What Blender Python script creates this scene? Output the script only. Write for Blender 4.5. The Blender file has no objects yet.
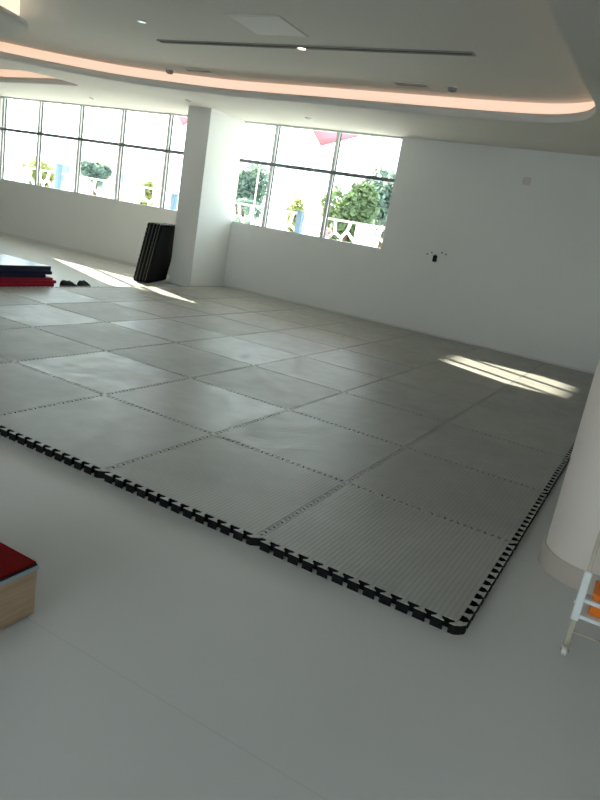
import bpy, bmesh, math, random
from mathutils import Vector, Matrix
from math import sin, cos, pi, radians as RAD
random.seed(7)
S = bpy.context.scene
COL = S.collection

# ------------------------------------------------------------------ helpers
def tag(o, label=None, cat=None, group=None, kind=None):
    if label: o['label'] = label
    if cat: o['category'] = cat
    if group: o['group'] = group
    if kind: o['kind'] = kind
    return o

def empty(name, loc, label, cat, group=None, rz=0):
    o = bpy.data.objects.new(name, None); COL.objects.link(o)
    o.location = loc; o.rotation_euler = (0, 0, rz); o.empty_display_size = .1
    return tag(o, label, cat, group)

def obj(name, bm, mats, parent=None, smooth=False, loc=None):
    me = bpy.data.meshes.new(name)
    if smooth:
        for f in bm.faces: f.smooth = True
    bm.normal_update()
    bm.to_mesh(me); bm.free()
    for m in (mats if isinstance(mats, (list, tuple)) else [mats]): me.materials.append(m)
    if smooth:
        try: me.set_sharp_from_angle(angle=RAD(40))
        except Exception: pass
    o = bpy.data.objects.new(name, me); COL.objects.link(o)
    if parent: o.parent = parent
    if loc: o.location = loc
    return o

def struct(name, bm, mats, smooth=False):
    return tag(obj(name, bm, mats, None, smooth), kind='structure')

def NB(): return bmesh.new()

def box(bm, x0, x1, y0, y1, z0, z1, bev=0, M=None, mi=0):
    r = bmesh.ops.create_cube(bm, size=1)
    vs = r['verts']
    bmesh.ops.scale(bm, vec=(x1-x0, y1-y0, z1-z0), verts=vs)
    bmesh.ops.translate(bm, vec=((x0+x1)/2, (y0+y1)/2, (z0+z1)/2), verts=vs)
    if bev:
        es = list({e for v in vs for e in v.link_edges})
        rr = bmesh.ops.bevel(bm, geom=es, offset=bev, segments=2, affect='EDGES', profile=.5)
        vs = list({v for f in rr['faces'] for v in f.verts} | {v for v in vs if v.is_valid})
        vs = [v for v in vs if v.is_valid]
    if M: bmesh.ops.transform(bm, matrix=M, verts=vs)
    if mi:
        for f in {f for v in vs for f in v.link_faces}: f.material_index = mi
    return vs

def bar(bm, a, b, w, h, up=(0, 0, 1)):
    """box beam from a to b, width w (sideways), height h (along up)"""
    a, b = Vector(a), Vector(b); d = b-a; L = d.length
    z = d.normalized(); u = Vector(up); x = u.cross(z)
    if x.length < 1e-4: x = Vector((1, 0, 0)).cross(z)
    x.normalize(); y = z.cross(x)
    M = Matrix((x, y, z)).transposed().to_4x4(); M.translation = (a+b)/2
    vs = bmesh.ops.create_cube(bm, size=1)['verts']
    bmesh.ops.scale(bm, vec=(w, h, L), verts=vs)
    bmesh.ops.transform(bm, matrix=M, verts=vs)

def tube(bm, a, b, r0, r1=None, n=16, cap=True):
    a, b = Vector(a), Vector(b); d = b-a
    r1 = r0 if r1 is None else r1
    M = d.to_track_quat('Z', 'Y').to_matrix().to_4x4(); M.translation = (a+b)/2
    bmesh.ops.create_cone(bm, cap_ends=cap, segments=n, radius1=r0, radius2=r1, depth=d.length, matrix=M)

def lathe(bm, prof, n=48, c=(0, 0)):
    rings = []
    for r, z in prof:
        rings.append([bm.verts.new((c[0]+r*cos(2*pi*k/n), c[1]+r*sin(2*pi*k/n), z)) for k in range(n)])
    for a, b in zip(rings, rings[1:]):
        for k in range(n):
            bm.faces.new((a[k], a[(k+1) % n], b[(k+1) % n], b[k]))
    bm.faces.new(list(reversed(rings[0]))); bm.faces.new(rings[-1])

def prism(bm, pts, z0, z1, M=None):
    """closed outline (x, y) given counter-clockwise, extruded from z0 to z1"""
    lo = [bm.verts.new((x, y, z0)) for x, y in pts]; hi = [bm.verts.new((x, y, z1)) for x, y in pts]
    n = len(pts)
    fb = bm.faces.new(list(reversed(lo))); ft = bm.faces.new(hi)
    for k in range(n): bm.faces.new((lo[k], lo[(k+1) % n], hi[(k+1) % n], hi[k]))
    bm.normal_update()
    bmesh.ops.triangulate(bm, faces=[fb, ft], ngon_method='EAR_CLIP')
    if M: bmesh.ops.transform(bm, matrix=M, verts=lo+hi)

def spline(pts, n=8):
    out = []; m = len(pts)
    for i in range(m):
        p0, p1, p2, p3 = (Vector(pts[(i+k-1) % m]) for k in range(4))
        for s in range(n):
            t = s/n
            # centripetal-like tension to avoid overshoot
            m1 = (p2-p0)*.5; m2 = (p3-p1)*.5; L = (p2-p1).length
            if m1.length > L: m1 = m1.normalized()*L
            if m2.length > L: m2 = m2.normalized()*L
            h00 = 2*t**3-3*t*t+1; h10 = t**3-2*t*t+t; h01 = -2*t**3+3*t*t; h11 = t**3-t*t
            out.append(tuple(h00*p1+h10*m1+h01*p2+h11*m2))
    return out

def offset(pts, d):
    """offset a closed counter-clockwise outline outwards by d"""
    n = len(pts); out = []
    for i in range(n):
        a, b, c = Vector(pts[i-1]), Vector(pts[i]), Vector(pts[(i+1) % n])
        t = (c-a).normalized(); out.append((b.x+t.y*d, b.y-t.x*d))
    return out

def slab_with_holes(name, outer, holes, z0, z1, mat):
    cu = bpy.data.curves.new(name+'_outline', 'CURVE'); cu.dimensions = '2D'; cu.fill_mode = 'BOTH'
    cu.extrude = (z1-z0)/2
    for pl in [outer]+holes:
        sp = cu.splines.new('POLY'); sp.points.add(len(pl)-1); sp.use_cyclic_u = True
        for p, q in zip(sp.points, pl): p.co = (q[0], q[1], 0, 1)
    t = bpy.data.objects.new('tmp', cu); COL.objects.link(t)
    bpy.context.view_layer.update()
    me = bpy.data.meshes.new_from_object(t.evaluated_get(bpy.context.evaluated_depsgraph_get()))
    bpy.data.objects.remove(t); bpy.data.curves.remove(cu)
    bm = NB(); bm.from_mesh(me); bpy.data.meshes.remove(me)
    bmesh.ops.remove_doubles(bm, verts=bm.verts, dist=1e-5)
    bmesh.ops.translate(bm, vec=(0, 0, (z0+z1)/2), verts=bm.verts)
    bmesh.ops.recalc_face_normals(bm, faces=bm.faces)
    return obj(name, bm, mat)

# ------------------------------------------------------------------ materials
def srgb(r, g, b):
    f = lambda c: (c/255/12.92) if c <= 10 else ((c/255+.055)/1.055)**2.4
    return (f(r), f(g), f(b), 1)

def mat(name, col, rough=.6, spec=.5, metal=0, noise=0, nscale=6, bump=0, bscale=80, coat=0):
    m = bpy.data.materials.new(name); m.use_nodes = True
    nt = m.node_tree; b = nt.nodes['Principled BSDF']
    b.inputs['Base Color'].default_value = col
    b.inputs['Roughness'].default_value = rough
    b.inputs['Specular IOR Level'].default_value = spec
    b.inputs['Metallic'].default_value = metal
    b.inputs['Coat Weight'].default_value = coat
    if noise or bump: tc = nt.nodes.new('ShaderNodeTexCoord')
    if noise:
        n = nt.nodes.new('ShaderNodeTexNoise'); n.inputs['Scale'].default_value = nscale; n.inputs['Detail'].default_value = 4
        nt.links.new(tc.outputs['Object'], n.inputs['Vector'])
        mr = nt.nodes.new('ShaderNodeMapRange'); mr.inputs['From Min'].default_value = .3; mr.inputs['From Max'].default_value = .7
        mr.inputs['To Min'].default_value = 1-noise; mr.inputs['To Max'].default_value = 1+noise
        nt.links.new(n.outputs['Fac'], mr.inputs['Value'])
        mx = nt.nodes.new('ShaderNodeVectorMath'); mx.operation = 'SCALE'; mx.inputs[0].default_value = col[:3]
        nt.links.new(mr.outputs[0], mx.inputs['Scale']); nt.links.new(mx.outputs[0], b.inputs['Base Color'])
    if bump:
        n2 = nt.nodes.new('ShaderNodeTexNoise'); n2.inputs['Scale'].default_value = bscale; n2.inputs['Detail'].default_value = 3
        nt.links.new(tc.outputs['Object'], n2.inputs['Vector'])
        bp = nt.nodes.new('ShaderNodeBump'); bp.inputs['Strength'].default_value = bump; bp.inputs['Distance'].default_value = .01
        nt.links.new(n2.outputs['Fac'], bp.inputs['Height']); nt.links.new(bp.outputs['Normal'], b.inputs['Normal'])
    return m

def emit(name, col, strength):
    m = bpy.data.materials.new(name); m.use_nodes = True; nt = m.node_tree
    b = nt.nodes['Principled BSDF']; b.inputs['Base Color'].default_value = (.8, .8, .8, 1)
    b.inputs['Emission Color'].default_value = col; b.inputs['Emission Strength'].default_value = strength
    return m

M = {}
M['wall'] = mat('wall_paint', (.78, .79, .77, 1), .65, .3, noise=.012, nscale=1.5, bump=.03, bscale=120)
M['ceil'] = mat('ceiling_paint', (.74, .73, .69, 1), .8, .2, noise=.012, nscale=1)
M['column'] = mat('column_paint', (.70, .62, .56, 1), .55, .35, noise=.015, nscale=2)
M['column_base'] = mat('column_skirting', (.48, .42, .36, 1), .45, .4)
M['skirt'] = mat('skirting_paint', (.68, .67, .64, 1), .5, .4)
M['alu'] = mat('white_aluminium', (.78, .8, .8, 1), .35, .5)
M['gasket'] = mat('dark_gasket', (.07, .075, .08, 1), .6, .3)
M['transom'] = mat('grey_transom', (.2, .21, .22, 1), .45, .5)
M['black'] = mat('black_foam', (.0075, .0075, .008, 1), .85, .12, bump=.15, bscale=250)
M['navy'] = mat('navy_foam', (.006, .008, .03, 1), .75, .2, bump=.1, bscale=200)
M['navyvinyl'] = mat('glossy_navy_vinyl', (.008, .01, .035, 1), .22, .7)
M['red'] = mat('red_foam', (.30, .004, .018, 1), .7, .25, bump=.1, bscale=200)
M['carpet'] = mat('red_carpet', (.16, .003, .004, 1), .95, .1, noise=.25, nscale=120, bump=.6, bscale=300)
M['rubber'] = mat('dark_rubber', (.012, .012, .013, 1), .7, .2)
M['trimblue'] = mat('grey_blue_edging', (.28, .36, .40, 1), .5, .4)
M['white_metal'] = mat('white_painted_metal', (.70, .72, .72, 1), .35, .5)
M['beige_metal'] = mat('beige_metal', (.42, .38, .29, 1), .45, .4)
M['orange'] = mat('orange_plastic', (.72, .17, .01, 1), .5, .4)
M['darkgrey'] = mat('dark_grey_slot', (.10, .10, .09, 1), .7, .3)
M['midgrey'] = mat('mid_grey_plastic', (.30, .30, .29, 1), .6, .3)
M['panel'] = mat('pale_panel', (.80, .81, .80, 1), .6, .3)
M['pinhole'] = mat('wall_anchor_grey', (.24, .25, .24, 1), .6, .3)
M['plate'] = mat('blank_plate', (.66, .62, .58, 1), .5, .4)
M['shoe'] = mat('black_shoe', (.012, .012, .013, 1), .6, .3, bump=.2, bscale=150)
M['sole'] = mat('pale_sole', (.42, .42, .40, 1), .7, .2)
M['sail'] = mat('red_sail_cloth', (.60, .14, .17, 1), .8, .2)
M['lattice'] = mat('white_concrete_lattice', (.80, .80, .78, 1), .7, .2, noise=.03, nscale=3)
M['pave'] = mat('sand_paving', (.52, .49, .45, 1), .9, .2, noise=.1, nscale=.6)
M['trunk'] = mat('bark', (.12, .085, .055, 1), .9, .2, noise=.3, nscale=8, bump=.5, bscale=20)
M['bluep'] = mat('blue_painted_steel', (.09, .15, .22, 1), .5, .4)
M['stucco'] = mat('pale_stucco', (.68, .56, .50, 1), .85, .2, noise=.04, nscale=1)
M['rooft'] = mat('pink_roof_tile', (.56, .25, .21, 1), .8, .2, noise=.12, nscale=4)
M['wdark'] = mat('far_window_glass', (.12, .14, .17, 1), .2, .5)
M['petal'] = mat('pink_petals', (.75, .25, .3, 1), .7, .2)
M['cove'] = emit('cove_led_diffuser', (.86, .56, .39, 1), .52)
M['warm'] = emit('warm_led_diffuser', (.95, .74, .52, 1), .6)
M['lamp'] = emit('downlight_lens', (1, .80, .55, 1), 9)
M['coollamp'] = emit('cool_downlight_lens', (.75, 1, .9, 1), .9)
def leafmat(n, c):
    m = mat(n, c, .6, .3, noise=.25, nscale=2.5)
    nt = m.node_tree; b = nt.nodes['Principled BSDF']; out = nt.nodes['Material Output']
    tr = nt.nodes.new('ShaderNodeBsdfTranslucent'); tr.inputs['Color'].default_value = (c[0]*1.3, c[1]*1.3, c[2]*.9, 1)
    mx = nt.nodes.new('ShaderNodeMixShader'); mx.inputs[0].default_value = .35
    nt.links.new(b.outputs[0], mx.inputs[1]); nt.links.new(tr.outputs[0], mx.inputs[2]); nt.links.new(mx.outputs[0], out.inputs['Surface'])
    return m
M['leafg'] = leafmat('green_leaves', (.13, .18, .10, 1))
M['leafb'] = leafmat('grey_green_leaves', (.12, .17, .15, 1))
M['leafy'] = leafmat('yellow_green_leaves', (.26, .27, .11, 1))

def wood():
    m = mat('light_wood_veneer', (.42, .29, .19, 1), .5, .35); nt = m.node_tree; b = nt.nodes['Principled BSDF']
    tc = nt.nodes.new('ShaderNodeTexCoord'); mp = nt.nodes.new('ShaderNodeMapping'); mp.inputs['Scale'].default_value = (2, 2, 30)
    n = nt.nodes.new('ShaderNodeTexNoise'); n.inputs['Scale'].default_value = 2; n.inputs['Detail'].default_value = 6
    cr = nt.nodes.new('ShaderNodeValToRGB')
    cr.color_ramp.elements[0].position = .3; cr.color_ramp.elements[0].color = (.36, .235, .15, 1)
    cr.color_ramp.elements[1].position = .7; cr.color_ramp.elements[1].color = (.47, .335, .225, 1)
    L = nt.links.new
    L(tc.outputs['Object'], mp.inputs[0]); L(mp.outputs[0], n.inputs['Vector']); L(n.outputs['Fac'], cr.inputs[0]); L(cr.outputs[0], b.inputs['Base Color'])
    return m
M['wood'] = wood()

def floor_mat():
    m = bpy.data.materials.new('white_vinyl_floor'); m.use_nodes = True; nt = m.node_tree; b = nt.nodes['Principled BSDF']; L = nt.links.new
    tc = nt.nodes.new('ShaderNodeTexCoord')
    n = nt.nodes.new('ShaderNodeTexNoise'); n.inputs['Scale'].default_value = .8; n.inputs['Detail'].default_value = 5; L(tc.outputs['Object'], n.inputs['Vector'])
    cr = nt.nodes.new('ShaderNodeValToRGB')
    cr.color_ramp.elements[0].position = .3; cr.color_ramp.elements[0].color = (.535, .53, .515, 1)
    cr.color_ramp.elements[1].position = .7; cr.color_ramp.elements[1].color = (.575, .57, .555, 1)
    L(n.outputs['Fac'], cr.inputs[0])
    # faint welded seams of the vinyl sheets, every 2 m
    sp = nt.nodes.new('ShaderNodeSeparateXYZ'); L(tc.outputs['Object'], sp.inputs[0])
    def math_(op, a, bb=None):
        q = nt.nodes.new('ShaderNodeMath'); q.operation = op
        if hasattr(a, 'links'): L(a, q.inputs[0])
        else: q.inputs[0].default_value = a
        if bb is not None:
            if hasattr(bb, 'links'): L(bb, q.inputs[1])
            else: q.inputs[1].default_value = bb
        return q.outputs[0]
    wob = math_('ADD', sp.outputs['Y'], 1.06)
    fr = math_('PINGPONG', wob, 1.0)
    seam = math_('LESS_THAN', fr, .0022)
    mx = nt.nodes.new('ShaderNodeMix'); mx.data_type = 'RGBA'; mx.inputs[7].default_value = (.46, .455, .44, 1)
    L(cr.outputs[0], mx.inputs[6]); L(math_('MULTIPLY', seam, .7), mx.inputs[0]); L(mx.outputs[2], b.inputs['Base Color'])
    b.inputs['Roughness'].default_value = .33; b.inputs['Specular IOR Level'].default_value = .6
    return m
M['floor'] = floor_mat()

def mat_top():
    """grey ribbed foam: ribs run along the mat's own y axis, faint scuffs"""
    m = bpy.data.materials.new('grey_ribbed_foam'); m.use_nodes = True; nt = m.node_tree; b = nt.nodes['Principled BSDF']; L = nt.links.new
    tc = nt.nodes.new('ShaderNodeTexCoord'); oi = nt.nodes.new('ShaderNodeObjectInfo')
    add = nt.nodes.new('ShaderNodeVectorMath'); add.operation = 'ADD'
    L(tc.outputs['Object'], add.inputs[0]); L(oi.outputs['Location'], add.inputs[1])
    n = nt.nodes.new('ShaderNodeTexNoise'); n.inputs['Scale'].default_value = 1.7; n.inputs['Detail'].default_value = 6; n.inputs['Roughness'].default_value = .6
    L(add.outputs[0], n.inputs['Vector'])
    cr = nt.nodes.new('ShaderNodeValToRGB')
    cr.color_ramp.elements[0].position = .25; cr.color_ramp.elements[0].color = (.30, .297, .268, 1)
    cr.color_ramp.elements[1].position = .75; cr.color_ramp.elements[1].color = (.385, .382, .350, 1)
    L(n.outputs['Fac'], cr.inputs[0])
    mr = nt.nodes.new('ShaderNodeMapRange'); mr.inputs['To Min'].default_value = .90; mr.inputs['To Max'].default_value = 1.10; L(oi.outputs['Random'], mr.inputs['Value'])
    w = nt.nodes.new('ShaderNodeTexWave'); w.wave_type = 'BANDS'; w.bands_direction = 'X'; w.inputs['Scale'].default_value = pi/10/.023*1.0; w.inputs['Distortion'].default_value = 0
    L(tc.outputs['Object'], w.inputs['Vector'])
    mr2 = nt.nodes.new('ShaderNodeMapRange'); mr2.inputs['To Min'].default_value = .90; mr2.inputs['To Max'].default_value = 1.06; L(w.outputs['Fac'], mr2.inputs['Value'])
    mu = nt.nodes.new('ShaderNodeMath'); mu.operation = 'MULTIPLY'; L(mr.outputs[0], mu.inputs[0]); L(mr2.outputs[0], mu.inputs[1])
    sc = nt.nodes.new('ShaderNodeVectorMath'); sc.operation = 'SCALE'; L(cr.outputs[0], sc.inputs[0]); L(mu.outputs[0], sc.inputs['Scale'])
    L(sc.outputs[0], b.inputs['Base Color'])
    bp = nt.nodes.new('ShaderNodeBump'); bp.inputs['Strength'].default_value = .35; bp.inputs['Distance'].default_value = .002
    L(w.outputs['Fac'], bp.inputs['Height']); L(bp.outputs['Normal'], b.inputs['Normal'])
    n3 = nt.nodes.new('ShaderNodeTexNoise'); n3.inputs['Scale'].default_value = 8; n3.inputs['Detail'].default_value = 5; L(add.outputs[0], n3.inputs['Vector'])
    mr3 = nt.nodes.new('ShaderNodeMapRange'); mr3.inputs['From Min'].default_value = .3; mr3.inputs['From Max'].default_value = .7
    mr3.inputs['To Min'].default_value = .36; mr3.inputs['To Max'].default_value = .49; L(n3.outputs['Fac'], mr3.inputs['Value'])
    rv = nt.nodes.new('ShaderNodeMath'); rv.operation = 'MULTIPLY_ADD'; L(oi.outputs['Random'], rv.inputs[0]); rv.inputs[1].default_value = .14; rv.inputs[2].default_value = -.07
    ra = nt.nodes.new('ShaderNodeMath'); ra.operation = 'ADD'; L(mr3.outputs[0], ra.inputs[0]); L(rv.outputs[0], ra.inputs[1])
    L(ra.outputs[0], b.inputs['Roughness'])
    b.inputs['Specular IOR Level'].default_value = .5
    return m
M['mattop'] = mat_top()

def glass_mat():
    m = bpy.data.materials.new('window_glass'); m.use_nodes = True; nt = m.node_tree; nt.nodes.clear(); L = nt.links.new
    o = nt.nodes.new('ShaderNodeOutputMaterial'); t = nt.nodes.new('ShaderNodeBsdfTransparent'); t.inputs['Color'].default_value = (.92, .95, .94, 1)
    g = nt.nodes.new('ShaderNodeBsdfGlossy'); g.inputs['Roughness'].default_value = .02
    fr = nt.nodes.new('ShaderNodeFresnel'); fr.inputs['IOR'].default_value = 1.3
    ge = nt.nodes.new('ShaderNodeNewGeometry'); inv = nt.nodes.new('ShaderNodeMath'); inv.operation = 'SUBTRACT'; inv.inputs[0].default_value = 1; L(ge.outputs['Backfacing'], inv.inputs[1])
    mu = nt.nodes.new('ShaderNodeMath'); mu.operation = 'MULTIPLY'; L(fr.outputs[0], mu.inputs[0]); L(inv.outputs[0], mu.inputs[1])
    mx = nt.nodes.new('ShaderNodeMixShader'); L(mu.outputs[0], mx.inputs[0]); L(t.outputs[0], mx.inputs[1]); L(g.outputs[0], mx.inputs[2]); L(mx.outputs[0], o.inputs['Surface'])
    return m
M['glass'] = glass_mat()

# ------------------------------------------------------------------ the room
WY = 8.08; SILL = 1.22; CZ = 3.02; UZ = 3.27; TOP = 3.42
XL, XR, YB = -16.5, 3.6, -8.0
bm = NB(); box(bm, XL-.25, XR+.25, YB-.25, WY+.25, -.2, 0); struct('floor', bm, M['floor'])
# back wall with one long opening
bm = NB()
box(bm, XL-.25, XR+.25, WY, WY+.10, 0, SILL)
box(bm, XL-.25, -13.75, WY, WY+.10, SILL, TOP)
box(bm, -7.62, -7.12, WY, WY+.10, SILL, TOP)
box(bm, -4.01, XR+.25, WY, WY+.10, SILL, TOP)
box(bm, -13.75, -4.01, WY, WY+.10, CZ, TOP)
struct('wall_back', bm, M['wall'])
# square pier in front of the glazing
bm = NB(); box(bm, -7.56, -7.07, 7.07, WY, 0, CZ+.02, bev=.006); struct('wall_pier', bm, M['wall'])
bm = NB(); box(bm, XL-.25, XL, YB, WY, 0, TOP)
struct('wall_left', bm, M['wall'])
# right wall and rear wall, each with an unseen opening added for fill light
RY0, RY1 = -6.5, -5.0
bm = NB()
box(bm, XR, XR+.25, YB, RY0, 0, TOP); box(bm, XR, XR+.25, RY1, WY, 0, TOP)
box(bm, XR, XR+.25, RY0, RY1, 0, 1.0); box(bm, XR, XR+.25, RY0, RY1, 2.8, TOP)
struct('wall_right', bm, M['wall'])
FX0, FX1 = -4.0, 1.0
bm = NB()
box(bm, XL-.25, FX0, YB-.25, YB, 0, TOP); box(bm, FX1, XR+.25, YB-.25, YB, 0, TOP)
box(bm, FX0, FX1, YB-.25, YB, 0, 1.0); box(bm, FX0, FX1, YB-.25, YB, 2.8, TOP)
struct('wall_front', bm, M['wall'])
# skirting boards
bm = NB(); box(bm, XL, -7.55, WY-.012, WY, 0, .07); struct('baseboard_left', bm, M['skirt'])
bm = NB(); box(bm, -7.07, XR, WY-.012, WY, 0, .07); struct('baseboard_back', bm, M['skirt'])

# ---- glazing
def glazing(name, xs, x0, x1, y, z0, zt, z1):
    w = bpy.data.objects.new(name, None); COL.objects.link(w); w.location = (0, 0, 0); w['kind'] = 'structure'
    b = NB()
    box(b, x0, x1, y, y+.08, z0, z0+.035); box(b, x0, x1, y, y+.08, z1-.03, z1)
    obj('window_frame', b, M['alu'], w)
    for x in xs:
        b = NB()
        box(b, x-.030, x+.030, y+.004, y+.085, z0, z1, mi=0)
        mu = obj('mullion', b, M['alu'], w)
        b = NB()
        box(b, x+.0302, x+.042, y+.040, y+.066, z0+.036, z1-.031)
        box(b, x-.042, x-.0302, y+.040, y+.066, z0+.036, zt-.2)
        obj('gasket', b, M['gasket'], mu)
    b = NB(); box(b, x0, x1, y-.004, y+.09, zt-.028, zt+.028)
    obj('transom', b, M['transom'], w)
    edges = sorted(set([x0]+xs+[x1]))
    for a, c in zip(edges, edges[1:]):
        if c-a < .15: continue
        for (p, q) in ((z0, zt), (zt, z1)):
            b = NB(); box(b, a+.03, c-.03, y+.050, y+.056, p+.03, q-.03)
            obj('glass_pane', b, M['glass'], w)
    return w
glazing('window_1', [-13.66, -12.47, -11.23, -10.05, -8.83], -13.75, -7.62, WY+.012, SILL, 2.335, CZ)
glazing('window_2', [-6.39, -5.17], -7.12, -4.01, WY+.012, SILL, 2.345, CZ)

# ---- upper ceiling, dropped soffit with two curved recesses, hanging island
bm = NB(); box(bm, XL-.25, XR+.25, YB-.25, WY+.25, UZ, UZ+.15); struct('ceiling', bm, M['ceil'])
tray = [(-.77, -5.4), (-.77, -3), (-.77, -.5), (-.77, 2.07), (-.77, 3.3), (-.76, 4.3), (-.76, 4.9), (-.82, 5.3), (-1.0, 5.68), (-1.37, 5.93), (-1.9, 6.0),
        (-2.7, 6.0), (-4.2, 5.95), (-5.2, 5.93), (-5.9, 5.9), (-6.7, 5.74), (-7.6, 5.46), (-8.4, 4.97), (-9.0, 4.46), (-10.2, 3.3), (-11.3, 2.1),
        (-12, .5), (-12.2, -2), (-12.2, -5.0), (-11.8, -5.8), (-6, -6.0), (-1.3, -5.95)]
tray = spline(tray, 6)
rec = [(-9.12, 6.08), (-9.1, 5.75), (-9.2, 5.4), (-9.6, 5.14), (-10.2, 4.98), (-11.4, 4.5), (-12.6, 3.8), (-13.6, 3.7), (-14.1, 4.4), (-13.9, 5.6), (-13.0, 6.25),
       (-11.5, 6.37), (-10.5, 6.24), (-9.6, 6.13)]
rec = list(reversed(spline(rec, 6)))
def area(p): return sum(p[i-1][0]*p[i][1]-p[i][0]*p[i-1][1] for i in range(len(p)))/2
if area(tray) < 0: tray = tray[::-1]
if area(rec) < 0: rec = rec[::-1]
outer = [(XL-.2, YB-.2), (XR+.2, YB-.2), (XR+.2, WY), (XL-.2, WY)]
so = slab_with_holes('ceiling', outer, [tray, rec], CZ, CZ+.095, M['ceil']); so['kind'] = 'structure'
def ribbon(pl, z0, z1, th=.012):
    b = NB(); n = len(pl); q = offset(pl, th)
    A = [b.verts.new((x, y, z0)) for x, y in pl]; B = [b.verts.new((x, y, z1)) for x, y in pl]
    C_ = [b.verts.new((x, y, z0)) for x, y in q]; D = [b.verts.new((x, y, z1)) for x, y in q]
    for k in range(n):
        j = (k+1) % n
        b.faces.new((A[j], A[k], B[k], B[j])); b.faces.new((C_[k], C_[j], D[j], D[k]))
        b.faces.new((A[k], A[j], C_[j], C_[k])); b.faces.new((B[j], B[k], D[k], D[j]))
    return b
o = obj('cove_light', ribbon(offset(tray, .17), CZ+.095, UZ-.004), M['cove'], smooth=True)
tag(o, 'long salmon LED cove light lining the large curved recess in the middle of the ceiling', 'light')
o = obj('cove_light', ribbon(offset(rec, .12), CZ+.095, UZ-.004), M['cove'], smooth=True)
tag(o, 'salmon cove light inside the small pointed ceiling recess at far left', 'light')
isl = [(-6.24, 2.45), (-6.22, 2.2), (-6.2, 1.2), (-6.2, -.5), (-6.4, -2.2), (-7.2, -2.8), (-8.5, -2.9), (-9.8, -2.6), (-10.5, -1.5), (-10.6, .5), (-10.3, 2.0), (-9.6, 3.0),
       (-8.5, 3.38), (-7.5, 3.38), (-6.9, 3.22), (-6.45, 2.9)]
isl = spline(isl, 6)
if area(isl) < 0: isl = isl[::-1]
bm = NB(); prism(bm, isl, CZ, CZ+.04); o = obj('ceiling', bm, M['ceil']); o['kind'] = 'structure'
bm = NB(); prism(bm, offset(isl, -.10), CZ+.04, UZ); o = obj('cove_light', bm, M['warm'], smooth=True)
tag(o, 'warm yellow LED band above the hanging ceiling island at the top left corner', 'light')

# ---- ceiling fittings
t = empty('linear_slot', (-3.8, 4.22, UZ), 'long thin dark linear air slot across the raised ceiling, holding one lit spotlight', 'air vent')
b = NB(); box(b, -1.95, 1.95, -.055, -.04, -.012, 0); box(b, -1.95, 1.95, .04, .055, -.012, 0); box(b, -1.95, -1.935, -.04, .04, -.012, 0); box(b, 1.935, 1.95, -.04, .04, -.012, 0)
obj('frame', b, M['midgrey'], t)
b = NB(); box(b, -1.935, 1.935, -.04, .04, -.004, 0); obj('slot_back', b, M['darkgrey'], t)
b = NB(); box(b, -1.935, 1.935, -.006, .006, -.011, -.004); obj('blade', b, M['darkgrey'], t)
def downlight(x, y, z, r, label, lens, rim='panel'):
    t = empty('spotlight', (x, y, z), label, 'light', 'ceiling spotlights')
    b = NB(); lathe(b, [(r*.78, -.004), (r*.82, -.014), (r, -.010), (r, 0), (r*.78, 0)], 28)
    obj('trim_ring', b, M[rim], t, True)
    b = NB(); lathe(b, [(r*.76, -.006), (r*.76, -.001)], 28); obj('lens', b, M[lens], t)
    return t
downlight(-3.75, 4.22, UZ-.012, .06, 'bright warm spotlight set in the long dark ceiling slot', 'lamp', 'midgrey')
downlight(-5.37, 3.5, UZ, .055, 'small pale spotlight alone on the raised ceiling, up left of the long slot', 'coollamp')
downlight(-7.12, 6.51, CZ, .05, 'small round spotlight on the lower ceiling just in front of the square pier', 'panel')
downlight(-5.24, 7.14, CZ, .05, 'small round spotlight on the lower ceiling above the window right of the pier', 'coollamp')
downlight(-9.97, 7.19, CZ, .05, 'small round spotlight on the lower ceiling above the long left window', 'panel')
def vent(x, y, w, d, label):
    t = empty('ceiling_vent', (x, y, UZ), label, 'vent', 'slot vents on the raised ceiling')
    b = NB(); box(b, -w/2, w/2, -d/2, d/2, -.006, 0); obj('vent_plate', b, M['ceil'], t)
    for k in range(3):
        b = NB(); yy = -d/2+d*(k+.6)/3.3; box(b, -w/2+.02, w/2-.02, yy, yy+d*.13, -.009, -.005); obj('vent_slot', b, M['midgrey'], t)
vent(-6.25, 5.61, .46, .10, 'short narrow vent on the raised ceiling beside the left smoke detector')
vent(-3.01, 5.62, .44, .14, 'short narrow vent on the raised ceiling beside the right smoke detector')
def smoke(x, y, label):
    t = empty('smoke_detector', (x, y, UZ), label, 'smoke detector', 'smoke detectors')
    b = NB(); lathe(b, [(.065, -.012), (.065, 0)], 24); obj('base', b, M['panel'], t, True)
    b = NB(); lathe(b, [(.028, -.055), (.05, -.045), (.055, -.012)][::1], 24); obj('sensor_head', b, M['midgrey'], t, True)
smoke(-6.84, 5.69, 'small round smoke detector on the raised ceiling, left one above the curved cove')
smoke(-2.49, 5.63, 'small round smoke detector on the raised ceiling, right one near the recess corner')
t = empty('access_panel', (-3.77, 3.55, UZ), 'pale square access panel flush in the raised ceiling', 'ceiling panel', rz=.04)
b = NB(); box(b, -.29, .29, -.29, .29, -.006, 0); obj('panel_door', b, M['panel'], t)
b = NB()
for s in (-1, 1):
    box(b, -.31, .31, s*.30-.01, s*.30+.01, -.008, 0); box(b, s*.30-.01, s*.30+.01, -.29, .29, -.008, 0)
obj('panel_frame', b, M['ceil'], t)

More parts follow.
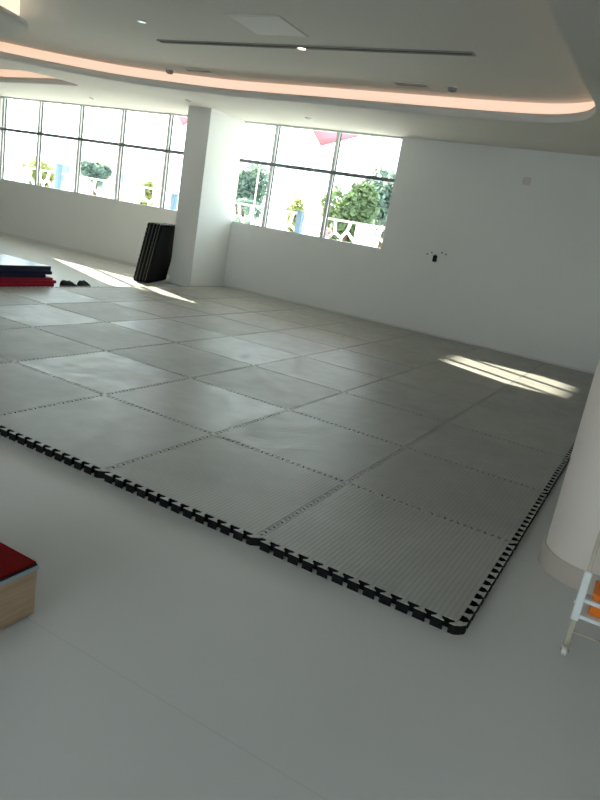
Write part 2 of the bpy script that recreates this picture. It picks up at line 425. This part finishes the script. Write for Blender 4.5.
# ---- wall fittings on the back wall
t = empty('socket_box', (-3.06, WY, 1.255), 'open black socket box on the right wall with no cover plate', 'wall socket')
b = NB(); box(b, -.035, .035, -.012, 0, -.055, .045, bev=.004); obj('box_body', b, M['black'], t)
b = NB(); box(b, -.012, .014, -.012, 0, .046, .06); obj('cable_tab', b, M['black'], t)
for x, z, lab in ((-3.20, 1.30, 'leftmost'), (-3.13, 1.335, 'second from left'), (-2.965, 1.36, 'third from left'), (-2.895, 1.345, 'rightmost')):
    b = NB(); tube(b, (0, -.008, 0), (0, 0, 0), .013, .015, 12)
    o = obj('wall_anchor', b, M['pinhole'], None, True, (x, WY, z))
    tag(o, lab+' of the four small grey wall plugs above the black socket box', 'wall plug', 'wall plugs above the socket box')
t = empty('blank_plate', (-1.93, WY, 2.585), 'small pale square blank plate high on the right wall', 'wall plate')
b = NB(); box(b, -.055, .055, -.010, 0, -.055, .055, bev=.003); obj('plate', b, M['plate'], t)
b = NB(); tube(b, (-.04, -.012, 0), (-.04, -.009, 0), .005, n=10); obj('screw', b, M['pinhole'], t)
b = NB(); tube(b, (.04, -.012, 0), (.04, -.009, 0), .005, n=10); obj('screw', b, M['pinhole'], t)

# ---- round column
t = empty('column', (.385, 1.07, 0), 'round off-white column with a low skirting at the right edge, beside the mats', 'column')
b = NB(); lathe(b, [(.236, .105), (.236, CZ)], 72); obj('shaft', b, M['column'], t, True)
b = NB(); lathe(b, [(.25, 0), (.25, .092), (.243, .105), (.2, .105)], 72); obj('skirting', b, M['column_base'], t, True)

# ------------------------------------------------------------------ interlocking mats
NT = 13
def profile():
    w = 1/NT; d = .0185; e = .0090; pts = [(0, 0)]
    for k in range(NT):
        s = k*w
        pts += [((s-e) if k else .021, d), (s+w/2+e, d), (s+w/2-e, -d), ((s+w+e) if k < NT-1 else 1-.021, -d)]
    pts.append((1, 0))
    return pts
PR = profile()
TIP = .0015
def side(p):
    """profile of one side; p = the sign of the side's outward direction: its own teeth are a little short and waisted, so that
    closed joints show a row of small dark holes"""
    w = 1/NT; q = .006; out = []
    pts = [(t, g-p*TIP if g*p > 0 else g) for t, g in PR]
    for a, b in zip(pts, pts[1:]):
        out.append(a)
        if a[1]*b[1] < 0:
            rising = b[1]*p > a[1]*p               # going from a socket to a tooth
            out.append(((a[0]+b[0])/2+(q if rising else -q), 0))
    out.append(pts[-1])
    return out
def outline(shrink=.0012):
    # tessellating outline, corner at (0, 0) .. (1, 1); the same profile on opposite sides
    p = [(t, g) for t, g in side(-1)[:-1]]                         # front
    p += [(1+g, t) for t, g in side(1)[:-1]]                       # right
    p += [(t, 1+g) for t, g in reversed(side(1)[1:])]              # back
    p += [(g, t) for t, g in reversed(side(-1)[1:])]               # left
    if area(p) < 0: p = p[::-1]
    return offset(p, -shrink)
OUT = outline()
def mat_meshes(top, th=.046, skin=.004):
    c = [(x-.5, y-.5) for x, y in OUT]
    b = NB(); prism(b, c, 0, th-skin); body = b
    b2 = NB(); prism(b2, c, th-skin, th)
    return body, b2
bm1, bm2 = mat_meshes(None)
proto = empty('foam_mat', (0, 0, 0), 'x', 'floor mat', 'interlocking grey floor mats')
pb = obj('black_base', bm1, M['black'], proto); pb['label'] = 'black foam underside and toothed edge'
pt = obj('grey_top', bm2, M['mattop'], proto); pt['label'] = 'grey ribbed top layer'
def copy_tree(o, parent=None):
    c = o.copy(); COL.objects.link(c)
    if parent: c.parent = parent
    for ch in list(o.children): copy_tree(ch, c)
    return c
ORD = ['first', 'second', 'third', 'fourth', 'fifth', 'sixth', 'seventh', 'eighth']
first = True
rj = random.Random(3)
for j in range(8):
    for i in range(7):
        m_ = proto if first else copy_tree(proto); first = False
        m_.location = (-i-.5, j+.5, 0)
        row = 'front row' if j == 0 else ('back row along the wall' if j == 7 else ORD[j]+' row from the front')
        colm = 'at the right edge of' if i == 0 else ('at the left edge of' if i == 6 else ORD[i]+' from the right in')
        m_['label'] = 'grey interlocking floor mat, %s the %s' % (colm, row)

# mats standing on edge against the pier
NS = 5
base = Matrix.Translation((-7.495, 6.42, 0)) @ Matrix.Rotation(RAD(22), 4, 'Z')
LAB = ['the one nearest the mat floor', 'second from the mat floor', 'middle of the five', 'second from the long window', 'the one nearest the long window']
for k in range(NS):
    m_ = copy_tree(proto)
    lean = RAD(9.5)
    # local: thickness along -x (black underside faces +x), width along y, height along z
    R_ = Matrix(((0, 0, -1, 0), (1, 0, 0, 0), (0, 1, 0, 0), (0, 0, 0, 1)))   # mat x->y, mat y->z, mat z->-x
    R_ = R_ @ Matrix.Identity(4)
    R_ = Matrix(((0, 0, -1), (1, 0, 0), (0, -1, 0))).to_4x4() if False else R_
    T = base @ Matrix.Translation((-.056*k, .014*((k*2) % 3), .0)) @ Matrix.Rotation(lean, 4, 'Y') @ R_ @ Matrix.Translation((.5, .515, 0))
    m_.matrix_world = T
    zmin = .0
    m_['label'] = 'dark mat standing on edge by the square pier, %s' % LAB[k]
    m_['group'] = 'mats standing against the pier'
    m_.location.z += (.0405+.0)*sin(lean)*0 + .002
# red and navy mats lying in a pile at the left
def plain_mat(name, matl, th):
    b1 = NB(); box(b1, -.5, .5, -.5, .5, 0, th, bev=.006)
    return obj(name, b1, matl)
LAY = [('red', .045, 0, .0, 'lowest red mat'), ('red', .045, .035, -.02, 'second red mat from the floor'), ('red', .035, -.03, .0, 'top red mat, under the navy ones,'),
       ('navy', .045, -.16, .0, 'lowest navy mat, resting on the red mats'), ('navy', .045, -.05, .01, 'middle navy mat'), ('navy', .075, -.075, .0, 'thick topmost navy mat')]
z = 0; meshes = {}
for c, th, dy, rz, lab in LAY:
    o = plain_mat('foam_mat', M['navyvinyl' if th > .07 else c], th-.001)
    o.location = (-7.78, 3.74+dy, z); o.rotation_euler = (0, 0, rz); z += th
    tag(o, '%s in the pile at the far left' % lab, 'floor mat', 'red and navy mats in a pile')

# pair of black shoes on the floor beyond the mats
def shoe(x, y, rz, label, mirror):
    t = empty('shoe', (x, y, 0), label, 'shoe', 'pair of black shoes', rz)
    b = NB()
    prof = [(-.135, .028), (-.10, .040), (-.03, .038), (.05, .046), (.11, .042), (.145, .018)]
    left = [(px, hw*(1.1 if px > 0 else 1)) for px, hw in prof]
    pts = [(px, -hw) for px, hw in left]+[(px, hw) for px, hw in reversed(left)]
    prism(b, pts, 0, .022)
    obj('sole', b, M['sole'], t)
    # upper: lofted sections along the foot
    b = NB(); secs = [(-.13, .024, .075), (-.10, .036, .10), (-.05, .036, .095), (0, .036, .085), (.05, .042, .065), (.10, .040, .05), (.137, .018, .035)]
    rings = []
    for px, hw, h in secs:
        rings.append([b.verts.new((px, hw*cos(a), .021+max(0, h-.021)*sin(a))) for a in [pi*k/10 for k in range(11)]])
    for r0, r1 in zip(rings, rings[1:]):
        for k in range(10): b.faces.new((r0[k], r0[k+1], r1[k+1], r1[k]))
    b.faces.new(rings[0][::-1]); b.faces.new(rings[-1])
    bmesh.ops.recalc_face_normals(b, faces=b.faces)
    up = obj('upper', b, M['shoe'], t, True)
    b = NB()
    for px in (.0, .03, .06):
        hh = .09-.45*px
        for k in range(6):
            a0 = pi*(.25+.5*k/6); a1 = pi*(.25+.5*(k+1)/6)
            tube(b, (px, .043*cos(a0), .023+(hh-.02)*sin(a0)), (px, .043*cos(a1), .023+(hh-.02)*sin(a1)), .007, n=6)
    obj('strap', b, M['rubber'], t)
shoe(-7.24, 4.47, RAD(75), 'black shoe on the pale floor beside the mats, the one nearer the red pile', 1)
shoe(-7.25, 4.76, RAD(100), 'black shoe on the pale floor beside the mats, the one farther from the red pile', -1)

# ---- wooden step box with a red carpet top
t = empty('step_box', (-1.585, -1.28, 0), 'light wooden step box with red carpet top at the left edge', 'step box')
X0, X1, Y0, Y1 = -.3, .3, -.25, .25
b = NB()
box(b, X1-.018, X1, Y0, Y1, .008, .186, bev=.002); box(b, X0, X0+.018, Y0, Y1, .008, .186, bev=.002)
box(b, X0+.018, X1-.018, Y1-.018, Y1, .008, .186, bev=.002); box(b, X0+.018, X1-.018, Y0, Y0+.018, .008, .186, bev=.002)
obj('wooden_body', b, M['wood'], t)
b = NB(); box(b, X0-.004, X1+.006, Y0-.004, Y1+.004, .186, .2, bev=.002); obj('edging', b, M['trimblue'], t)
b = NB(); box(b, X0, X1+.001, Y0, Y1, .2, .206, bev=.002); obj('carpet_backing', b, M['rubber'], t)
b = NB(); box(b, X0+.003, X1-.002, Y0+.003, Y1-.003, .206, .215, bev=.003); obj('carpet_top', b, M['carpet'], t)
for sx in (-1, 1):
    for sy in (-1, 1):
        b = NB(); tube(b, (sx*.27, sy*.20, 0), (sx*.27, sy*.20, .02), .015, n=14); obj('foot', b, M['rubber'], t)

# ---- white wheeled rack at the right edge
t = empty('rolling_rack', (.386, .182, 0), 'white metal rolling rack on a caster in front of the round column', 'rack')
def post(x):
    b = NB(); box(b, x-.010, x+.010, -.010, .010, .075, .20, bev=.003); obj('lower_post', b, M['beige_metal'], t)
    b = NB(); box(b, x-.015, x+.015, -.015, .015, .17, .385, bev=.004); sl = obj('sleeve', b, M['white_metal'], t)
    b = NB(); tube(b, (x-.021, 0, .243), (x-.013, 0, .243), .007, n=10); obj('knob', b, M['white_metal'], sl)
    b = NB(); box(b, x-.0075, x+.0075, -.0075, .0075, .37, 1.45, bev=.002); obj('upper_post', b, M['beige_metal'], t)
    return b
post(0); post(.75)
def caster(x, y):
    b = NB(); tube(b, (x, y, .055), (x, y, .08), .012, n=14); box(b, x-.014, x-.010, y-.016, y+.016, .02, .058); box(b, x+.010, x+.014, y-.016, y+.016, .02, .058)
    c = obj('caster', b, M['beige_metal'], t)
    b = NB(); tube(b, (x-.009, y+.004, .021), (x+.009, y+.004, .021), .021, n=20); obj('wheel', b, M['plate'], c)
    b = NB(); tube(b, (x-.016, y+.004, .021), (x+.016, y+.004, .021), .006, n=10); obj('axle', b, M['rubber'], c)
caster(0, 0); caster(.75, -.2); caster(.75, .2)
b = NB(); box(b, .735, .765, -.22, .22, .075, .095, bev=.003); obj('cross_foot', b, M['white_metal'], t)
for z0, r in ((.262, .008), (.190, .008)):
    b = NB(); box(b, .012, .74, -.008, .008, z0-r, z0+r, bev=.002); obj('rail', b, M['white_metal'], t)
b = NB(); tube(b, (.0, .0, .115), (.74, 0, .115), .005, n=10); obj('lower_rail', b, M['beige_metal'], t)
b = NB(); tube(b, (0, 0, 1.45), (.75, 0, 1.45), .012, n=14); obj('top_rail', b, M['white_metal'], t)
b = NB(); box(b, .012, .738, .009, .17, .190, .196); obj('shelf', b, M['white_metal'], t)
o = empty('storage_box', (.386+.17, .182+.09, .1965), 'orange plastic box on the lower shelf of the white rack', 'box')
b = NB(); box(b, -.130, .20, -.065, .065, 0, .085, bev=.006); obj('box_body', b, M['orange'], o)
b = NB(); box(b, -.135, .205, -.07, .07, .085, .097, bev=.004); obj('lid', b, M['orange'], o)

# ------------------------------------------------------------------ outside
bm = NB(); box(bm, -140, 80, WY+.3, 160, -.35, -.1); struct('ground', bm, M['pave'])
# unseen canopy, added to cut the sun patches on the floor: a shallow slab along the glazing and two deeper bays with a gap between them
bm = NB(); box(bm, XL-2, -3.2, WY+.12, WY+1.3, 3.44, 3.64); struct('unseen_canopy_1', bm, M['wall'])
bm = NB(); box(bm, -14.8, -11.75, WY+1.3, 11.4, 3.6, 3.72); struct('unseen_canopy_2', bm, M['wall'])
bm = NB(); box(bm, -9.95, -2.5, WY+1.3, 11.4, 3.6, 3.72); struct('unseen_canopy_3', bm, M['wall'])

# lattice boundary wall
FY = 15.0
fence = empty('lattice_fence', (-12, FY, -.1), 'white boundary wall of irregular open cells outside the windows', 'fence')
rf = random.Random(11)
def lattice(x0, x1, z0, z1):
    b = NB(); w = .055; c = .46
    nx = max(2, round((x1-x0)/c)); nz = max(2, round((z1-z0)/(c*.85))); cx = (x1-x0)/nx; cz = (z1-z0)/nz
    # brick-like hex grid, jittered
    V = {}
    def vert(i, k):
        if (i, k) not in V:
            x = x0+i*cx/2; zz = z0+k*cz
            if 0 < i < 2*nx: x += rf.uniform(-.3, .3)*cx/2
            if 0 < k < nz: zz += (-.24*cz if (i+k) % 2 else .24*cz)+rf.uniform(-.12, .12)*cz
            V[(i, k)] = Vector((min(max(x, x0), x1), 0, min(max(zz, z0), z1)))
        return V[(i, k)]
    for k in range(nz+1):
        for i in range(2*nx):
            bar(b, vert(i, k), vert(i+1, k), w, w*1.4, (0, 1, 0))
    for k in range(nz):
        for i in range(2*nx+1):
            if (i+k) % 2 == 0: bar(b, vert(i, k), vert(i, k+1), w, w*1.4, (0, 1, 0))
    bar(b, (x0, 0, z0), (x0, 0, z1), .06, .09, (0, 1, 0)); bar(b, (x1, 0, z0), (x1, 0, z1), .06, .09, (0, 1, 0))
    return b
piers = [-27.2, -24.4, -21.6, -18.8, -16.1, -13.2, -10.3, -7.45, -4.6]
for x in piers:
    b = NB(); box(b, x+12-.24, x+12+.24, -.12, .12, 0, 1.76, bev=.01); obj('pier', b, M['lattice'], fence)
for a, c in zip(piers, piers[1:]):
    obj('lattice_panel', lattice(a+12+.25, c+12-.25, .12, 1.74), M['lattice'], fence)
b = NB(); box(b, -15.5, 7.6, -.10, .10, 0, .12); obj('plinth', b, M['lattice'], fence)

def tree(x, y, h, r, rz, leaf, label, trunk_r=.12, seed=0, n=2600, ls=.13):
    rr = random.Random(seed)
    t = empty('tree', (x, y, -.1), label, 'tree', 'trees outside the windows')
    b = NB(); hz = h-rz
    tube(b, (0, 0, 0), (.1, 0, hz*.75), trunk_r, trunk_r*.7, 10); tube(b, (.1, 0, hz*.73), (-.05, .05, h-rz*.6), trunk_r*.7, trunk_r*.3, 8)
    blobs = []
    for k in range(11):
        a = rr.uniform(0, 2*pi); q = rr.uniform(.25, .72)
        blobs.append((Vector((r*q*cos(a), r*q*sin(a), hz+rz*rr.uniform(-.62, .62)*(1-.35*q))), rr.uniform(.3, .5)))
    for c, s in blobs[:7]: tube(b, (.1, 0, hz*.7), c, trunk_r*.35, trunk_r*.12, 6)
    obj('trunk', b, M['trunk'], t, True)
    b = NB()
    for k in range(n):
        c, s = blobs[k % len(blobs)]
        d = Vector((rr.gauss(0, 1), rr.gauss(0, 1), rr.gauss(0, 1))).normalized()*rr.uniform(.35, 1)**.5
        p = c+Vector((d.x*s*r, d.y*s*r, d.z*s*rz*1.05))
        u = Vector((rr.gauss(0, 1), rr.gauss(0, 1), rr.gauss(0, .7))).normalized(); v = u.cross(Vector((rr.gauss(0, 1), rr.gauss(0, 1), rr.gauss(0, 1)))).normalized()
        l = ls*rr.uniform(.7, 1.4)
        b.faces.new([b.verts.new(p+u*l), b.verts.new(p+v*l*.45), b.verts.new(p-u*l), b.verts.new(p-v*l*.45)])
    obj('crown', b, M[leaf], t)
    return t
def palm(x, y, h, label, seed=0):
    rr = random.Random(seed)
    t = empty('palm_tree', (x, y, -.1), label, 'palm tree')
    b = NB(); tube(b, (0, 0, 0), (.05, 0, h), .14, .11, 12); obj('trunk', b, M['trunk'], t, True)
    b = NB()
    for k in range(20):
        a = 2*pi*k/20+rr.uniform(-.1, .1); el = rr.uniform(.1, 1.1); L_ = rr.uniform(.9, 1.25); prev = Vector((.05, 0, h)); ang = el
        for s in range(7):
            st = L_/7; nx_ = prev+Vector((cos(a)*cos(ang), sin(a)*cos(ang), sin(ang)))*st; ang -= .27
            side = Vector((-sin(a), cos(a), 0))
            for sg in (-1, 1):
                tip = (prev+nx_)/2+side*sg*.26*(1-.09*s)+Vector((0, 0, -.10))+Vector((cos(a), sin(a), 0))*.1
                b.faces.new([b.verts.new(prev), b.verts.new(nx_), b.verts.new(tip)])
            prev = nx_
    obj('frond', b, M['leafb'], t)
tree(-9.85, 18.6, 3.4, 1.05, 1.45, 'leafg', 'bushy green tree behind the fence, left half of the rightmost window pane', seed=1)
tree(-9.6, 21.3, 4.5, 1.15, 1.9, 'leafb', 'taller grey-green tree behind the fence at the right end of the window', seed=2)
tree(-10.9, 17.0, 2.3, .45, .75, 'leafy', 'small yellow-green tree just behind the fence in the rightmost window pane', .05, seed=3, n=900, ls=.09)
tree(-16.8, 22.5, 3.7, 1.25, 1.6, 'leafb', 'dark grey-green tree seen beside the pier in the right window', seed=4)
palm(-15.6, 20.5, 1.7, 'small palm tree behind the fence in the left pane of the right window', 5)
palm(-14.0, 18.5, 1.0, 'low palm tree behind the fence in the middle pane of the right window', 8)
tree(-23.1, 20, 2.6, .68, .6, 'leafb', 'rounded blue-green tree in the middle pane of the long left window', seed=6, n=1600)
tree(-26.1, 19.5, 2.45, .8, .95, 'leafy', 'yellow-green tree in the second pane of the long left window', seed=7, n=1300)
tree(-19.4, 19, 2.2, .7, .8, 'leafy', 'yellow-green bush seen in the pane of the left window nearest the pier', seed=9, n=1000)

def blue_post(x, y, h, label):
    t = empty('blue_post', (x, y, -.1), label, 'post', 'blue posts by the fence')
    b = NB(); box(b, -.07, .07, -.07, .07, 0, h, bev=.01); obj('post_body', b, M['bluep'], t)
    b = NB(); box(b, -.085, .085, -.085, .085, h, h+.04, bev=.008); obj('post_cap', b, M['bluep'], t)
blue_post(-16.8, 12.5, 1.95, 'tall blue post in the second pane of the long left window')
blue_post(-12.2, 12.5, 1.65, 'short blue post seen right beside the square pier')
blue_post(-8.15, 12.5, 1.75, 'blue post in the middle pane of the right window')
t = empty('lamp_pole', (-10.55, 14, -.1), 'thin white pole in the left pane of the right window', 'pole')
b = NB(); tube(b, (0, 0, 0), (0, 0, 2.75), .03, .02, 12); obj('shaft', b, M['white_metal'], t, True)
b = NB(); box(b, -.08, .08, -.08, .08, 0, .03, bev=.005); obj('base_plate', b, M['white_metal'], t)

def sail(pts, label, sag=.12):
    b = NB(); A, B, C_ = (Vector(p) for p in pts); n = 12; V = {}
    nrm = (B-A).cross(C_-A).normalized()
    for i in range(n+1):
        for j in range(n+1-i):
            u, v = i/n, j/n; w_ = 1-u-v
            p = A*w_+B*u+C_*v
            cen = (A+B+C_)/3; k = u*v+v*w_+w_*u
            p = p+(cen-p)*.32*k*(1-abs(3*u*v*w_)*9 if False else 1)
            p.z -= sag*27*u*v*w_
            V[(i, j)] = b.verts.new(p)
    for i in range(n):
        for j in range(n-i):
            b.faces.new((V[(i, j)], V[(i+1, j)], V[(i, j+1)]))
            if i+j < n-1: b.faces.new((V[(i+1, j)], V[(i+1, j+1)], V[(i, j+1)]))
    o = obj('shade_sail', b, M['sail'], None, True)
    md = o.modifiers.new('thickness', 'SOLIDIFY'); md.thickness = .006
    return tag(o, label, 'shade sail', 'red shade sails')
sail([(-7.62, 12.0, 3.19), (-9.6, 12.6, 4.6), (-3.6, 12.8, 4.55)], 'red shade sail with a drooping tip across the top of the right window')
sail([(-11.76, 12.0, 3.28), (-13.3, 12.4, 4.5), (-10.4, 12.6, 4.6)], 'red shade sail tip at the top of the left window beside the square pier')

def house(x, y, w, d, h, label, nwin):
    t = empty('house', (x, y, -.1), label, 'house', 'houses beyond the fence')
    b = NB(); box(b, -w/2, w/2, -d/2, d/2, 0, h); obj('walls', b, M['stucco'], t)
    b = NB(); e = .4
    lo = [b.verts.new(v) for v in ((-w/2-e, -d/2-e, h), (w/2+e, -d/2-e, h), (w/2+e, d/2+e, h), (-w/2-e, d/2+e, h))]
    r = [b.verts.new((-w/2+d*.45, 0, h+1.1)), b.verts.new((w/2-d*.45, 0, h+1.1))]
    b.faces.new((lo[0], lo[1], r[1], r[0])); b.faces.new((lo[1], lo[2], r[1])); b.faces.new((lo[2], lo[3], r[0], r[1])); b.faces.new((lo[3], lo[0], r[0])); b.faces.new(lo[::-1])
    obj('roof', b, M['rooft'], t)
    for k in range(nwin):
        xx = -w/2+w*(k+.5)/nwin
        b = NB(); box(b, xx-.5, xx+.5, -d/2-.03, -d/2+.05, h*.35, h*.75); f = obj('window', b, M['wdark'], t)
        b = NB(); box(b, xx-.6, xx+.6, -d/2-.10, -d/2-.031, h*.32, h*.35); obj('sill', b, M['lattice'], f)
house(-47.5, 46, 9, 6, 3.6, 'pale pink house with a tiled roof in the right half of the left window', 4)
house(-58, 50, 10, 6, 2.2, 'low pale pink house at the far left of the long left window', 3)
t = empty('flower_bush', (-8.25, 14.2, -.1), 'small bush with pink flowers in front of the lattice wall', 'flowers')
b = NB(); rr = random.Random(2)
for k in range(9):
    a = rr.uniform(0, 2*pi); tube(b, (0, 0, 0), (.14*cos(a), .14*sin(a), 1.25+rr.uniform(-.1, .15)), .008, .005, 6)
obj('stem', b, M['leafg'], t)
b = NB()
for k in range(16): bmesh.ops.create_icosphere(b, subdivisions=1, radius=.05, matrix=Matrix.Translation((rr.uniform(-.14, .14), rr.uniform(-.14, .14), 1.35+rr.uniform(-.1, .12))))
obj('petals', b, M['petal'], t)

# ------------------------------------------------------------------ light
w = bpy.data.worlds.new('sky'); S.world = w; w.use_nodes = True; nt = w.node_tree
bg = nt.nodes['Background']
tc = nt.nodes.new('ShaderNodeTexCoord'); sx = nt.nodes.new('ShaderNodeSeparateXYZ'); nt.links.new(tc.outputs['Generated'], sx.inputs[0])
cr = nt.nodes.new('ShaderNodeValToRGB')
cr.color_ramp.elements[0].position = 0; cr.color_ramp.elements[0].color = (.83, .95, 1, 1)
cr.color_ramp.elements[1].position = .6; cr.color_ramp.elements[1].color = (.76, .93, 1, 1)
nt.links.new(sx.outputs['Z'], cr.inputs[0]); nt.links.new(cr.outputs[0], bg.inputs['Color'])
bg.inputs['Strength'].default_value = 4.5
sun = bpy.data.lights.new('sun', 'SUN'); sun.energy = 28; sun.angle = RAD(.6); sun.color = (1, .90, .74)
so_ = bpy.data.objects.new('sun', sun); COL.objects.link(so_); so_.location = (-20, 15, 10)
so_.rotation_euler = Vector((1, -.44, -.374)).to_track_quat('-Z', 'Y').to_euler()

# ------------------------------------------------------------------ camera
cam = bpy.data.cameras.new('camera'); co = bpy.data.objects.new('camera', cam); COL.objects.link(co); S.camera = co
cam.sensor_fit = 'VERTICAL'; cam.sensor_height = 24; cam.lens = 665.34/800*24; cam.clip_end = 400; cam.clip_start = .05
Rm = Matrix(((0.857733, -0.267575, 0.438973), (0.487313, 0.151172, -0.860042), (0.163765, 0.951604, 0.260058))).to_4x4()
Rm.translation = (0.379163, -2.505625, 1.513084)
co.matrix_world = Rm
S.view_settings.view_transform = 'Standard'; S.view_settings.look = 'None'; S.view_settings.gamma = 1
S.view_settings.use_curve_mapping = False
S.view_settings.exposure = .68
